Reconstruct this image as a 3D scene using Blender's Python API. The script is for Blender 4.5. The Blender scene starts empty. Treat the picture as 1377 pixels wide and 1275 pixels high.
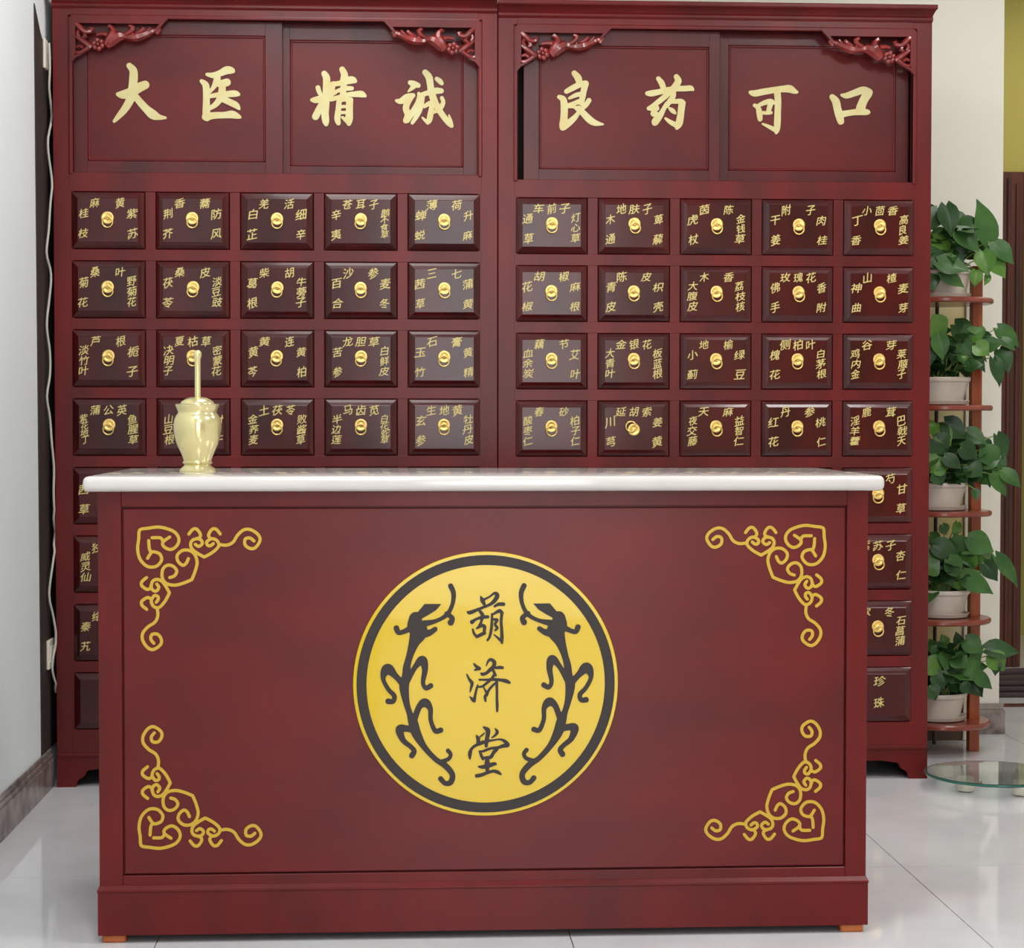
import bpy, bmesh, math, random
import numpy as np
from mathutils import Vector, Matrix

random.seed(7)
scene = bpy.context.scene
col = scene.collection

# ------------------------------------------------------------------ camera
FPX = 2598.5
YAW, PITCH, ROLL = 0.0567, 0.0291, 0.0006
CAM = Vector((-0.1632, -3.7325, 1.012))
fw = Vector((math.sin(YAW) * math.cos(PITCH), math.cos(YAW) * math.cos(PITCH), -math.sin(PITCH)))
rt = fw.cross(Vector((0, 0, 1))).normalized()
up = rt.cross(fw)
rt, up = rt * math.cos(ROLL) + up * math.sin(ROLL), up * math.cos(ROLL) - rt * math.sin(ROLL)
cam_data = bpy.data.cameras.new('camera')
cam_data.sensor_fit = 'HORIZONTAL'
cam_data.sensor_width = 36.0
cam_data.lens = FPX * 36.0 / 1377.0
cam_data.clip_end = 60
cam = bpy.data.objects.new('camera', cam_data)
cam.matrix_world = Matrix((
    (rt.x, up.x, -fw.x, CAM.x), (rt.y, up.y, -fw.y, CAM.y), (rt.z, up.z, -fw.z, CAM.z), (0, 0, 0, 1)))
col.objects.link(cam)
scene.camera = cam

# ------------------------------------------------------------------ world, lights, exposure
scene.view_settings.view_transform = 'Standard'
scene.view_settings.look = 'None'
scene.view_settings.gamma = 1.0
scene.view_settings.use_curve_mapping = False
scene.view_settings.exposure = -0.15

world = bpy.data.worlds.new('world')
scene.world = world
world.use_nodes = True
wb = world.node_tree.nodes['Background']
wb.inputs[0].default_value = (0.93, 0.97, 1.0, 1)
wb.inputs[1].default_value = 0.42


def area(name, loc, rot, sx, sy, watts, color=(1, 1, 1)):
    d = bpy.data.lights.new(name, 'AREA')
    d.shape = 'RECTANGLE'
    d.size, d.size_y, d.energy, d.color = sx, sy, watts, color
    o = bpy.data.objects.new(name, d)
    o.location = loc
    o.rotation_euler = rot
    col.objects.link(o)
    return o


# daylight through the shop window behind the camera
area('window_daylight', (0.42, -5.3, 1.42), (math.radians(90), 0, 0), 1.35, 2.7, 66, (0.95, 0.98, 1.0))
# unseen ceiling area lights, no fixtures; the first gives the drawer-bevel highlights
area('unseen_ceiling_light_or_fill', (-0.25, 0.75, 2.78), (0, 0, 0), 0.7, 1.2, 20, (1.0, 0.98, 0.96))
area('unseen_ceiling_light_or_fill', (-0.55, -1.3, 2.78), (0, 0, 0), 0.6, 0.6, 32, (0.93, 0.98, 1.0))  # added fill to brighten the left wall
area('unseen_ceiling_light_or_fill', (1.5, -0.7, 2.78), (0, 0, 0), 0.6, 0.6, 34, (1.0, 0.98, 0.95))  # added fill for the right-hand walls
area('unseen_ceiling_light_or_fill', (0.4, -3.0, 2.78), (0, 0, 0), 0.6, 0.6, 34, (1.0, 0.98, 0.95))
area('unseen_ceiling_light_or_fill', (2.0, 1.15, 2.78), (0, 0, 0), 0.6, 0.6, 17, (1.0, 0.98, 0.94))  # added fill for the back wall and floor near the plants
area('unseen_ceiling_light_or_fill', (2.6, 3.2, 2.78), (0, 0, 0), 0.6, 0.6, 14, (1.0, 0.95, 0.85))


# ------------------------------------------------------------------ helpers
def W(px, py, Y):
    """point of the vertical plane y = Y seen at pixel (px, py)"""
    d = fw + rt * ((px - 688.5) / FPX) - up * ((py - 637.5) / FPX)
    t = (Y - CAM.y) / d.y
    p = CAM + d * t
    return p


WL = {}


def mk_mesh(name, verts, faces, mats, smooth=False, fmat=None):
    me = bpy.data.meshes.new(name)
    me.from_pydata([tuple(v) for v in verts], [], faces)
    if not isinstance(mats, (list, tuple)):
        mats = [mats]
    for m in mats:
        me.materials.append(m)
    if fmat:
        me.polygons.foreach_set('material_index', fmat)
    if smooth:
        me.polygons.foreach_set('use_smooth', [True] * len(me.polygons))
    me.update()
    return me


def link(name, data, parent, origin):
    o = bpy.data.objects.new(name, data)
    col.objects.link(o)
    o.location = origin - (WL[parent.name] if parent else Vector((0, 0, 0)))
    o.parent = parent
    WL[o.name] = Vector(origin)
    return o


def obj(name, verts, faces, mat, parent=None, smooth=False, fmat=None, origin=None):
    vs = [Vector(v) for v in verts]
    if origin is None:
        lo = Vector((min(v.x for v in vs), min(v.y for v in vs), min(v.z for v in vs)))
        hi = Vector((max(v.x for v in vs), max(v.y for v in vs), max(v.z for v in vs)))
        origin = Vector(((lo.x + hi.x) / 2, (lo.y + hi.y) / 2, lo.z))
    origin = Vector(origin)
    me = mk_mesh(name, [v - origin for v in vs], faces, mat, smooth, fmat)
    return link(name, me, parent, origin)


def thing(name, loc, label, cat, group=None):
    o = bpy.data.objects.new(name, None)
    o.empty_display_size = 0.05
    col.objects.link(o)
    o.location = loc
    WL[o.name] = Vector(loc)
    o['label'] = label
    o['category'] = cat
    if group:
        o['group'] = group
    return o


def tag(o, label=None, cat=None, group=None, kind=None):
    if label:
        o['label'] = label
    if cat:
        o['category'] = cat
    if group:
        o['group'] = group
    if kind:
        o['kind'] = kind
    return o


class MB:
    """collects shapes of one mesh"""

    def __init__(self):
        self.v, self.f = [], []

    def add(self, v, f):
        n = len(self.v)
        self.v += [Vector(p) for p in v]
        self.f += [tuple(i + n for i in q) for q in f]
        return self

    def box(self, x0, x1, y0, y1, z0, z1, b=0.0, seg=1):
        if b <= 0:
            v = [(x, y, z) for x in (x0, x1) for y in (y0, y1) for z in (z0, z1)]
            f = [(0, 1, 3, 2), (4, 6, 7, 5), (0, 4, 5, 1), (2, 3, 7, 6), (0, 2, 6, 4), (1, 5, 7, 3)]
            return self.add(v, f)
        bm = bmesh.new()
        bmesh.ops.create_cube(bm, size=1)
        for q in bm.verts:
            q.co = Vector(((x0 + x1) / 2 + q.co.x * (x1 - x0), (y0 + y1) / 2 + q.co.y * (y1 - y0),
                           (z0 + z1) / 2 + q.co.z * (z1 - z0)))
        bmesh.ops.bevel(bm, geom=bm.edges[:], offset=b, segments=seg, profile=0.5, affect='EDGES')
        bm.verts.index_update()
        v = [q.co.copy() for q in bm.verts]
        f = [tuple(l.index for l in p.verts) for p in bm.faces]
        bm.free()
        return self.add(v, f)

    def lathe(self, prof, c, n=32, axis='z'):
        v, f = [], []
        for (r, h) in prof:
            for k in range(n):
                a = 2 * math.pi * k / n
                if axis == 'z':
                    v.append((c[0] + r * math.cos(a), c[1] + r * math.sin(a), c[2] + h))
                else:   # axis along -y (towards the viewer)
                    v.append((c[0] + r * math.cos(a), c[1] - h, c[2] + r * math.sin(a)))
        m = len(prof)
        for i in range(m - 1):
            for k in range(n):
                k2 = (k + 1) % n
                f.append((i * n + k, i * n + k2, (i + 1) * n + k2, (i + 1) * n + k))
        f.append(tuple(range(n - 1, -1, -1)))
        f.append(tuple((m - 1) * n + k for k in range(n)))
        return self.add(v, f)

    def tube(self, pts, n=8, r=None):
        """pts: (Vector, radius) list"""
        P = [Vector(p[0]) for p in pts]
        R = [p[1] if r is None else r for p in pts]
        v, f = [], []
        prev = None
        for i, p in enumerate(P):
            t = (P[min(i + 1, len(P) - 1)] - P[max(i - 1, 0)])
            t = t.normalized() if t.length > 1e-9 else Vector((0, 0, 1))
            if prev is None:
                a = Vector((0, 1, 0)) if abs(t.y) < 0.9 else Vector((1, 0, 0))
                nx = (a - t * a.dot(t)).normalized()
            else:
                nx = (prev - t * prev.dot(t))
                nx = nx.normalized() if nx.length > 1e-6 else prev
            prev = nx
            by = t.cross(nx)
            for k in range(n):
                a = 2 * math.pi * k / n
                v.append(p + (nx * math.cos(a) + by * math.sin(a)) * R[i])
        m = len(P)
        for i in range(m - 1):
            for k in range(n):
                k2 = (k + 1) % n
                f.append((i * n + k, i * n + k2, (i + 1) * n + k2, (i + 1) * n + k))
        f.append(tuple(range(n - 1, -1, -1)))
        f.append(tuple((m - 1) * n + k for k in range(n)))
        return self.add(v, f)

    def prism(self, poly, y0, y1):
        """poly: (x, z) outline, extruded from y0 (front) to y1"""
        n = len(poly)
        v = [(p[0], y0, p[1]) for p in poly] + [(p[0], y1, p[1]) for p in poly]
        f = [tuple(range(n)), tuple(range(2 * n - 1, n - 1, -1))]
        for k in range(n):
            k2 = (k + 1) % n
            f.append((k, k + n, k2 + n, k2))
        return self.add(v, f)

    def blob(self, c, rx, ry, rz, n=10, m=6):
        v, f = [], []
        for i in range(m + 1):
            th = math.pi * i / m
            for k in range(n):
                a = 2 * math.pi * k / n
                v.append((c[0] + rx * math.sin(th) * math.cos(a), c[1] + ry * math.sin(th) * math.sin(a), c[2] + rz * math.cos(th)))
        for i in range(m):
            for k in range(n):
                k2 = (k + 1) % n
                f.append((i * n + k, (i + 1) * n + k, (i + 1) * n + k2, i * n + k2))
        return self.add(v, f)

    def build(self, name, mat, parent=None, smooth=False, origin=None, fix=True):
        o = obj(name, self.v, self.f, mat, parent, smooth, None, origin)
        if fix:
            bm = bmesh.new()
            bm.from_mesh(o.data)
            bmesh.ops.recalc_face_normals(bm, faces=bm.faces)
            bm.to_mesh(o.data)
            bm.free()
        if smooth:
            smooth_angle(o.data)
        return o


def smooth_angle(me, deg=40):
    try:
        me.set_sharp_from_angle(angle=math.radians(deg))
    except Exception:
        pass


def catmull(pts, step):
    """pts: tuples of any length; resampled along the first two"""
    if len(pts) < 2:
        return pts
    out = []
    P = [pts[0]] + list(pts) + [pts[-1]]
    for i in range(1, len(P) - 2):
        a, b, c, d = P[i - 1], P[i], P[i + 1], P[i + 2]
        L = math.hypot(c[0] - b[0], c[1] - b[1])
        n = max(1, int(L / step))
        for k in range(n):
            t = k / n
            out.append(tuple(0.5 * ((2 * b[j]) + (-a[j] + c[j]) * t + (2 * a[j] - 5 * b[j] + 4 * c[j] - d[j]) * t * t
                                    + (-a[j] + 3 * b[j] - 3 * c[j] + d[j]) * t ** 3) for j in range(len(b))))
    out.append(tuple(pts[-1]))
    return out


def contour(D, x0, y0, h):
    """marching squares: D < 0 is inside; returns points, filled faces and outline segments"""
    ny, nx = D.shape
    ins = D < 0
    cnt = ins[:-1, :-1].astype(int) + ins[1:, :-1] + ins[:-1, 1:] + ins[1:, 1:]
    P, F, S, idx = [], [], [], {}

    def corner(i, j):
        k = (0, i, j)
        if k not in idx:
            idx[k] = len(P)
            P.append((x0 + i * h, y0 + j * h))
        return idx[k]

    def cross(i, j, i2, j2):
        if (i2, j2) < (i, j):
            i, j, i2, j2 = i2, j2, i, j
        k = (1, i, j, i2, j2)
        if k not in idx:
            a_, b_ = D[j, i], D[j2, i2]
            t = min(max(a_ / (a_ - b_), 0.02), 0.98)
            idx[k] = len(P)
            P.append((x0 + (i + (i2 - i) * t) * h, y0 + (j + (j2 - j) * t) * h))
        return idx[k]
    for j in range(ny - 1):
        full = np.concatenate(([0], (cnt[j] == 4).astype(int), [0]))
        d = np.diff(full)
        for i0_, i1_ in zip(np.where(d == 1)[0], np.where(d == -1)[0]):
            F.append((corner(i0_, j), corner(i1_, j), corner(i1_, j + 1), corner(i0_, j + 1)))
    for j, i in zip(*np.where((cnt > 0) & (cnt < 4))):
        c = [(i, j), (i + 1, j), (i + 1, j + 1), (i, j + 1)]
        poly = []
        for k in range(4):
            a_, b_ = c[k], c[(k + 1) % 4]
            ia, ib = ins[a_[1], a_[0]], ins[b_[1], b_[0]]
            if ia:
                poly.append((corner(*a_), False))
            if ia != ib:
                poly.append((cross(*a_, *b_), True))
        if len(poly) >= 3:
            F.append(tuple(p[0] for p in poly))
            m = len(poly)
            for k in range(m):
                if poly[k][1] and poly[(k + 1) % m][1]:
                    S.append((poly[k][0], poly[(k + 1) % m][0]))
    return P, F, S


def ink(name, strokes, org, s, Y, thick, mat, parent, step=0.45, xf=None, polys=(), rmul=1.0, grid=0.5):
    """brush strokes, lists of (x, y, radius), melted into one outline; xf maps (x, y) to a point of the plane (x, z)"""
    if xf is None:
        def xf(x, y):
            p = W(org[0] + x / s, org[1] + y / s, Y)
            return (p.x, p.z)
    h = grid * s
    pts = [p for st in strokes for p in catmull(st, step * s)]
    allp = pts + [(p[0], p[1], 0) for pl_ in polys for p in pl_]
    x0 = min(p[0] - p[2] for p in allp) - 4 * h
    y0 = min(p[1] - p[2] for p in allp) - 4 * h
    nx = int((max(p[0] + p[2] for p in allp) + 4 * h - x0) / h) + 1
    ny = int((max(p[1] + p[2] for p in allp) + 4 * h - y0) / h) + 1
    D = np.full((ny, nx), 3 * h)
    for (x, y, r) in pts:
        r = max(r, 0.5 * s) * rmul
        i0_, i1_ = max(int((x - r - x0) / h) - 2, 0), min(int((x + r - x0) / h) + 4, nx)
        j0_, j1_ = max(int((y - r - y0) / h) - 2, 0), min(int((y + r - y0) / h) + 4, ny)
        gx = x0 + np.arange(i0_, i1_) * h - x
        gy = y0 + np.arange(j0_, j1_) * h - y
        d = np.sqrt(gx[None, :] ** 2 + gy[:, None] ** 2) - r
        D[j0_:j1_, i0_:i1_] = np.minimum(D[j0_:j1_, i0_:i1_], d)
    if polys:
        gx, gy = np.meshgrid(x0 + np.arange(nx) * h, y0 + np.arange(ny) * h)
        for pl_ in polys:
            inside = np.zeros(gx.shape, bool)
            dist = np.full(gx.shape, 1e9)
            for k in range(len(pl_)):
                (ax, ay), (bx, by) = pl_[k], pl_[(k + 1) % len(pl_)]
                cond = ((ay > gy) != (by > gy)) & (gx < (bx - ax) * (gy - ay) / ((by - ay) or 1e-9) + ax)
                inside ^= cond
                t = np.clip(((gx - ax) * (bx - ax) + (gy - ay) * (by - ay)) / ((bx - ax) ** 2 + (by - ay) ** 2), 0, 1)
                dist = np.minimum(dist, np.hypot(gx - ax - t * (bx - ax), gy - ay - t * (by - ay)))
            D = np.minimum(D, np.where(inside, -dist, dist))
    P, F, S = contour(D, x0, y0, h)
    flat = [xf(*p) for p in P]
    N = len(flat)
    v = [(p[0], Y - thick, p[1]) for p in flat]
    f = list(F)
    back = {}
    for a_, b_ in S:
        for q_ in (a_, b_):
            if q_ not in back:
                back[q_] = len(v)
                v.append((flat[q_][0], Y, flat[q_][1]))
        f.append((a_, back[a_], back[b_], b_))
    o = obj(name, v, f, mat, parent)
    me = o.data
    bm = bmesh.new()
    bm.from_mesh(me)
    bm.normal_update()
    bmesh.ops.reverse_faces(bm, faces=[fc for fc in bm.faces if fc.normal.y > 0.5])
    bm.to_mesh(me)
    bm.free()
    return o


# ------------------------------------------------------------------ materials
def srgb(r, g, b):
    def c(u):
        u /= 255.0
        return u / 12.92 if u <= 0.04045 else ((u + 0.055) / 1.055) ** 2.4
    return (c(r), c(g), c(b), 1)


def mat(name, color, rough=0.5, metal=0.0, coat=0.0, spec=0.5, noise=None, bump=None, coat_rough=0.05):
    """noise = (second colour, scale, stretch xyz, detail); bump = (scale, strength)"""
    m = bpy.data.materials.new(name)
    m.use_nodes = True
    nt = m.node_tree
    p = nt.nodes['Principled BSDF']
    p.inputs['Base Color'].default_value = color
    p.inputs['Roughness'].default_value = rough
    p.inputs['Metallic'].default_value = metal
    p.inputs['Specular IOR Level'].default_value = spec
    p.inputs['Coat Weight'].default_value = coat
    p.inputs['Coat Roughness'].default_value = coat_rough
    if noise or bump:
        tc = nt.nodes.new('ShaderNodeTexCoord')
        geo = nt.nodes.new('ShaderNodeNewGeometry')
    if noise:
        c2, sc, st, det = noise
        mp = nt.nodes.new('ShaderNodeMapping')
        mp.inputs['Scale'].default_value = st
        nt.links.new(geo.outputs['Position'], mp.inputs['Vector'])
        n = nt.nodes.new('ShaderNodeTexNoise')
        n.inputs['Scale'].default_value = sc
        n.inputs['Detail'].default_value = det
        nt.links.new(mp.outputs[0], n.inputs['Vector'])
        rmp = nt.nodes.new('ShaderNodeValToRGB')
        rmp.color_ramp.elements[0].position = 0.33
        rmp.color_ramp.elements[0].color = color
        rmp.color_ramp.elements[1].position = 0.68
        rmp.color_ramp.elements[1].color = c2
        nt.links.new(n.outputs['Fac'], rmp.inputs[0])
        nt.links.new(rmp.outputs[0], p.inputs['Base Color'])
    if bump:
        n2 = nt.nodes.new('ShaderNodeTexNoise')
        n2.inputs['Scale'].default_value = bump[0]
        nt.links.new(geo.outputs['Position'], n2.inputs['Vector'])
        b = nt.nodes.new('ShaderNodeBump')
        b.inputs['Strength'].default_value = bump[1]
        b.inputs['Distance'].default_value = bump[2] if len(bump) > 2 else 0.002
        nt.links.new(n2.outputs['Fac'], b.inputs['Height'])
        nt.links.new(b.outputs[0], p.inputs['Normal'])
        if len(bump) > 3:
            nt.links.new(b.outputs[0], p.inputs['Coat Normal'])
    return m


M = {}
M['lacquer'] = mat('red_lacquer', srgb(100, 14, 14), 0.36, 0, 0.06, 0.26, (srgb(80, 11, 11), 7.0, (1.0, 1.0, 0.45), 5), (160, 0.05, 0.0006), 0.16)
M['panel'] = mat('red_lacquer_panel', srgb(98, 15, 15), 0.36, 0, 0.08, 0.28, (srgb(80, 12, 13), 5.0, (0.6, 1, 1.2), 5), None, 0.2)
M['drawer'] = mat('dark_rosewood_lacquer', srgb(74, 11, 12), 0.24, 0, 0.3, 0.3, (srgb(52, 9, 10), 9.0, (1, 1, 0.5), 4), None, 0.10)
M['stile'] = mat('rosewood_frame', srgb(104, 17, 18), 0.34, 0, 0.08, 0.3, (srgb(80, 15, 15), 8.0, (1.2, 1, 0.3), 5), None, 0.2)
M['door_frame'] = mat('sliding_door_frame', srgb(90, 19, 22), 0.32, 0, 0.12, 0.32, (srgb(66, 15, 18), 8.0, (1.2, 1, 0.3), 5), None, 0.2)
M['carve'] = mat('carved_rosewood', srgb(138, 40, 36), 0.28, 0, 0.4, 0.5, (srgb(100, 28, 26), 30, (1, 1, 1), 3))
M['void'] = mat('cabinet_interior', srgb(30, 14, 14), 0.8)
M['letter'] = mat('gold_paint_lettering', srgb(204, 184, 116), 0.45, 0, 0, 0.4)
M['big_letter'] = mat('pale_gold_characters', srgb(210, 202, 150), 0.45, 0, 0, 0.4, (srgb(206, 190, 130), 22, (1, 1, 1), 2))
M['brass'] = mat('brass', srgb(240, 206, 124), 0.33, 0.75)
M['pale_brass'] = mat('polished_pale_brass', srgb(218, 207, 158), 0.16, 0.6, 0, 0.5, (srgb(220, 208, 152), 14, (1, 1, 1), 2))
M['marble'] = mat('white_stone_worktop', srgb(206, 200, 196), 0.10, 0, 0.3, 0.5, (srgb(198, 192, 189), 6, (1, 1, 1), 6))
M['emblem'] = mat('yellow_acrylic', srgb(203, 170, 10), 0.13, 0, 0.10, 0.4, None, (7.0, 0.30, 0.004, 1), 0.03)
M['emblem_black'] = mat('black_vinyl', srgb(48, 40, 38), 0.45, 0, 0.0, 0.3)
M['gold_line'] = mat('gold_painted_line', srgb(190, 154, 36), 0.4, 0.0)
M['foot'] = mat('raw_orange_wood', srgb(196, 112, 58), 0.55, 0, 0, 0.4, (srgb(150, 72, 34), 30, (0.3, 1, 1), 4))
M['wall'] = mat('white_painted_wall', srgb(228, 234, 236), 0.75, 0, 0, 0.3, (srgb(224, 230, 232), 3, (1, 1, 1), 3))
M['back_wall'] = mat('warm_white_wall', srgb(222, 218, 206), 0.75, 0, 0, 0.3, (srgb(220, 216, 204), 3, (1, 1, 1), 3))
M['ceiling'] = mat('ceiling_paint', srgb(230, 230, 228), 0.8)
M['grout'] = mat('tile_grout', srgb(96, 92, 94), 0.8)
M['tile'] = mat('polished_floor_tile', srgb(216, 215, 218), 0.06, 0, 0.0, 0.5, (srgb(206, 205, 208), 5, (1, 1, 1), 5))
M['skirting'] = mat('brown_marble_skirting', srgb(156, 146, 140), 0.3, 0, 0.1, 0.4, (srgb(82, 70, 66), 16, (1, 1, 1), 8))
M['shade_paint'] = mat('painted_wall_shade', srgb(56, 47, 44), 0.6, 0, 0, 0.3)  # dark tone standing in for shade on the wall beside the cabinet
M['white_plastic'] = mat('white_plastic', srgb(222, 216, 200), 0.4)
M['cable'] = mat('grey_white_cable', srgb(184, 180, 170), 0.5)
M['olive'] = mat('olive_painted_wall', srgb(168, 158, 84), 0.8, 0, 0, 0.3)
M['door_wood'] = mat('dark_door_wood', srgb(88, 40, 26), 0.4, 0, 0.1, 0.4, (srgb(60, 28, 18), 6, (6, 1, 0.3), 5))
M['stand'] = mat('reddish_brown_wood', srgb(166, 82, 28), 0.35, 0, 0.2, 0.5, (srgb(132, 52, 20), 12, (4, 4, 0.3), 4))
M['shelf'] = mat('shelf_wood', srgb(138, 66, 50), 0.3, 0, 0.2, 0.4, (srgb(110, 44, 32), 14, (0.4, 2, 1), 4))
M['rod'] = mat('dark_rod', srgb(50, 28, 22), 0.4)
M['pot'] = mat('white_flower_pot', srgb(206, 196, 184), 0.5, 0, 0, 0.4, (srgb(190, 178, 166), 20, (1, 1, 0.4), 3))
M['soil'] = mat('potting_soil', srgb(46, 36, 26), 0.95)
M['stem'] = mat('pale_green_stem', srgb(130, 150, 70), 0.5)
M['glass_edge'] = mat('green_glass_edge', srgb(20, 92, 80), 0.1, 0, 0.3)
M['mat_cloth'] = mat('dark_brown_cloth', srgb(66, 52, 54), 0.9)
M['board'] = mat('olive_board', srgb(206, 184, 108), 0.6, 0, 0.1, 0.5, (srgb(222, 214, 180), 5.0, (1, 1, 1), 1))
M['board_base'] = mat('brown_board_base', srgb(86, 66, 50), 0.6)


def leaf_mat(name, c1, c2):
    m = mat(name, c1, 0.34, 0, 0, 0.28, (c2, 16, (1, 1, 1), 3))
    p = m.node_tree.nodes['Principled BSDF']
    p.inputs['Subsurface Weight'].default_value = 0.0
    p.inputs['Transmission Weight'].default_value = 0.0
    return m


LEAF = [leaf_mat('leaf_deep_green', srgb(46, 80, 38), srgb(32, 58, 30)),
        leaf_mat('leaf_mid_green', srgb(64, 102, 46), srgb(44, 78, 38)),
        leaf_mat('leaf_bright_green', srgb(92, 130, 52), srgb(66, 106, 44))]

mg = bpy.data.materials.new('clear_green_glass')
mg.use_nodes = True
_p = mg.node_tree.nodes['Principled BSDF']
_p.inputs['Base Color'].default_value = (0.86, 0.95, 0.93, 1)
_p.inputs['Roughness'].default_value = 0.02
_p.inputs['Transmission Weight'].default_value = 1.0
_p.inputs['IOR'].default_value = 1.45
M['glass'] = mg

# ------------------------------------------------------------------ setting
WX = -1.1292          # left wall
BY = 2.345            # back wall
CEIL = 2.85
fl = MB().box(-1.35, 3.9, -5.4, 5.3, -0.06, -0.004).build('floor', M['grout'])
tag(fl, kind='structure')
# 0.8 m polished tiles, joints through (0.964, 0.544)
T, G = 0.8, 0.0022
bmt = MB().box(0, T - G, 0, T - G, -0.02, 0.0)
tile_me = None
i0, i1 = -3, 4
for i in range(i0, i1):
    for j in range(-8, 6):
        x = 0.964 + i * T
        y = 0.544 + j * T
        if x + T < WX - 0.1 or x > 3.5 or y > 5.1:
            continue
        org_ = Vector((x, y, 0.0))
        if tile_me is None:
            tile_me = mk_mesh('tile', bmt.v, bmt.f, M['tile'])
        link('tile', tile_me, fl, org_)

wl = MB().box(WX - 0.15, WX, -5.4, BY + 0.15, 0, CEIL).build('wall_left', M['wall'])
tag(wl, kind='structure')
wbk = MB().box(WX, 1.747, BY, BY + 0.12, 0, CEIL).build('wall_back', M['back_wall'])
tag(wbk, kind='structure')
cl = MB().box(WX - 0.15, 3.9, -5.4, 5.3, CEIL, CEIL + 0.1).build('ceiling', M['ceiling'])
tag(cl, kind='structure')
# room beyond the end of the back wall
FY = 4.0
wf = MB().box(1.0, 2.262, FY, FY + 0.1, 0, CEIL).box(2.262, 3.2, FY, FY + 0.1, 2.0, CEIL).box(3.2, 3.9, FY, FY + 0.1, 0, CEIL).build('wall_far', M['olive'])
tag(wf, kind='structure')
wf2 = MB().box(1.0, 3.9, 5.1, 5.2, 0, CEIL).build('wall_far_room', M['olive'])
tag(wf2, kind='structure')
wr = MB().box(3.75, 3.9, -5.4, 5.2, 0, CEIL).build('wall_right', M['back_wall'])
tag(wr, kind='structure')
# wall behind the camera with the wide shop-window opening
wn = MB().box(WX, -1.05, -5.55, -5.4, 0, CEIL).box(1.05, 3.9, -5.55, -5.4, 0, CEIL).box(-1.05, 1.05, -5.55, -5.4, 2.8, CEIL).box(-1.05, 1.05, -5.55, -5.4, 0, 0.12).build('wall_front', mat('tan_front_wall', srgb(186, 150, 96), 0.7))
tag(wn, kind='structure')

# skirting: left wall (two stepped mouldings) and the back wall
sk = MB()
sk.box(WX, WX + 0.012, -5.3, 1.605, 0, 0.078, 0.002)
sk.box(WX, WX + 0.009, -5.3, 1.605, 0.078, 0.092, 0.002)
sk.box(WX, WX + 0.006, -5.3, 1.605, 0.092, 0.107, 0.002)
tag(sk.build('baseboard_left', M['skirting']), kind='structure')
sk = MB().box(1.32, 1.764, BY - 0.014, BY, 0, 0.078, 0.002).box(1.32, 1.76, BY - 0.010, BY, 0.078, 0.098, 0.002)
sk.box(1.747, 1.762, BY, BY + 0.12, 0, 0.095, 0.002)
tag(sk.build('baseboard_back', M['skirting']), kind='structure')
tag(MB().box(1.0, 2.262, FY - 0.014, FY, 0, 0.09).build('baseboard_far', mat('grey_far_skirting', srgb(150, 140, 126), 0.5)), kind='structure')
# thin dark strip imitating the cabinet's shade on the left wall, slanted top
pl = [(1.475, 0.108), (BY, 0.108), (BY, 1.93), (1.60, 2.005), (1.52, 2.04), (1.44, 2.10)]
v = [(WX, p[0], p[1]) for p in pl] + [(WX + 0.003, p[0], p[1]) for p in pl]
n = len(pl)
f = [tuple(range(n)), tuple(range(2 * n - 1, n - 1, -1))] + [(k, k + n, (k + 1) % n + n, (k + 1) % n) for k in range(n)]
tag(MB().add(v, f).build('wall_shade_strip', M['shade_paint']), kind='structure')
# dark stone threshold towards the far room
tag(MB().box(1.764, 3.7, 2.90, 2.945, -0.01, 0.006, 0.001).build('trim_2', M['door_wood']), kind='structure')
# door casing in the far wall
dc = MB().box(2.255, 2.345, FY - 0.03, FY + 0.1, 0, 2.006, 0.004).box(2.345, 3.15, FY - 0.03, FY + 0.1, 1.90, 2.006, 0.004)
dc.box(3.15, 3.24, FY - 0.03, FY + 0.1, 0, 2.006, 0.004)
d1 = dc.build('door_1', M['door_wood'])
tag(d1, kind='structure')
MB().box(2.275, 2.29, FY - 0.04, FY - 0.03, 0, 1.98, 0.003).build('moulding', M['door_wood'], d1)
MB().box(2.31, 2.325, FY - 0.038, FY - 0.03, 0, 1.96, 0.003).build('moulding', M['door_wood'], d1)

# ------------------------------------------------------------------ medicine cabinets
YC = 1.592
DEPTH = 0.50
CW = 1.2065
LST, PITCHX, DW = 0.047, 0.2283, 0.2

BIG = {}
BIG['da'] = ((140, 70), [
    [(395, 215, 45), (455, 290, 60), (460, 400, 66), (450, 520, 66), (440, 640, 75), (400, 760, 65), (330, 880, 58), (240, 990, 45), (160, 1080, 25)],
    [(215, 660, 30), (300, 665, 65), (420, 630, 75), (540, 560, 75), (640, 515, 66)],
    [(480, 680, 50), (560, 780, 55), (660, 890, 60), (760, 975, 72), (850, 1015, 45), (955, 1027, 22)]])
BIG['yi'] = ((250, 70), [
    [(330, 350, 25), (430, 365, 45), (540, 330, 50), (640, 285, 62), (710, 290, 50), (745, 305, 22)],
    [(245, 455, 30), (310, 520, 52), (320, 650, 52), (320, 800, 54), (320, 950, 60), (330, 1020, 60)],
    [(310, 1010, 60), (450, 990, 52), (600, 985, 50), (720, 975, 60), (800, 1000, 42), (845, 1018, 22)],
    [(490, 410, 52), (460, 500, 45), (410, 580, 30), (350, 640, 30)],
    [(540, 500, 58), (640, 475, 60)],
    [(570, 500, 50), (560, 640, 58), (520, 750, 50), (450, 830, 42), (370, 880, 32)],
    [(380, 690, 32), (500, 670, 40), (620, 660, 48), (760, 650, 50), (820, 662, 28)],
    [(570, 730, 50), (680, 780, 50), (780, 830, 48), (830, 885, 22)]])
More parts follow.
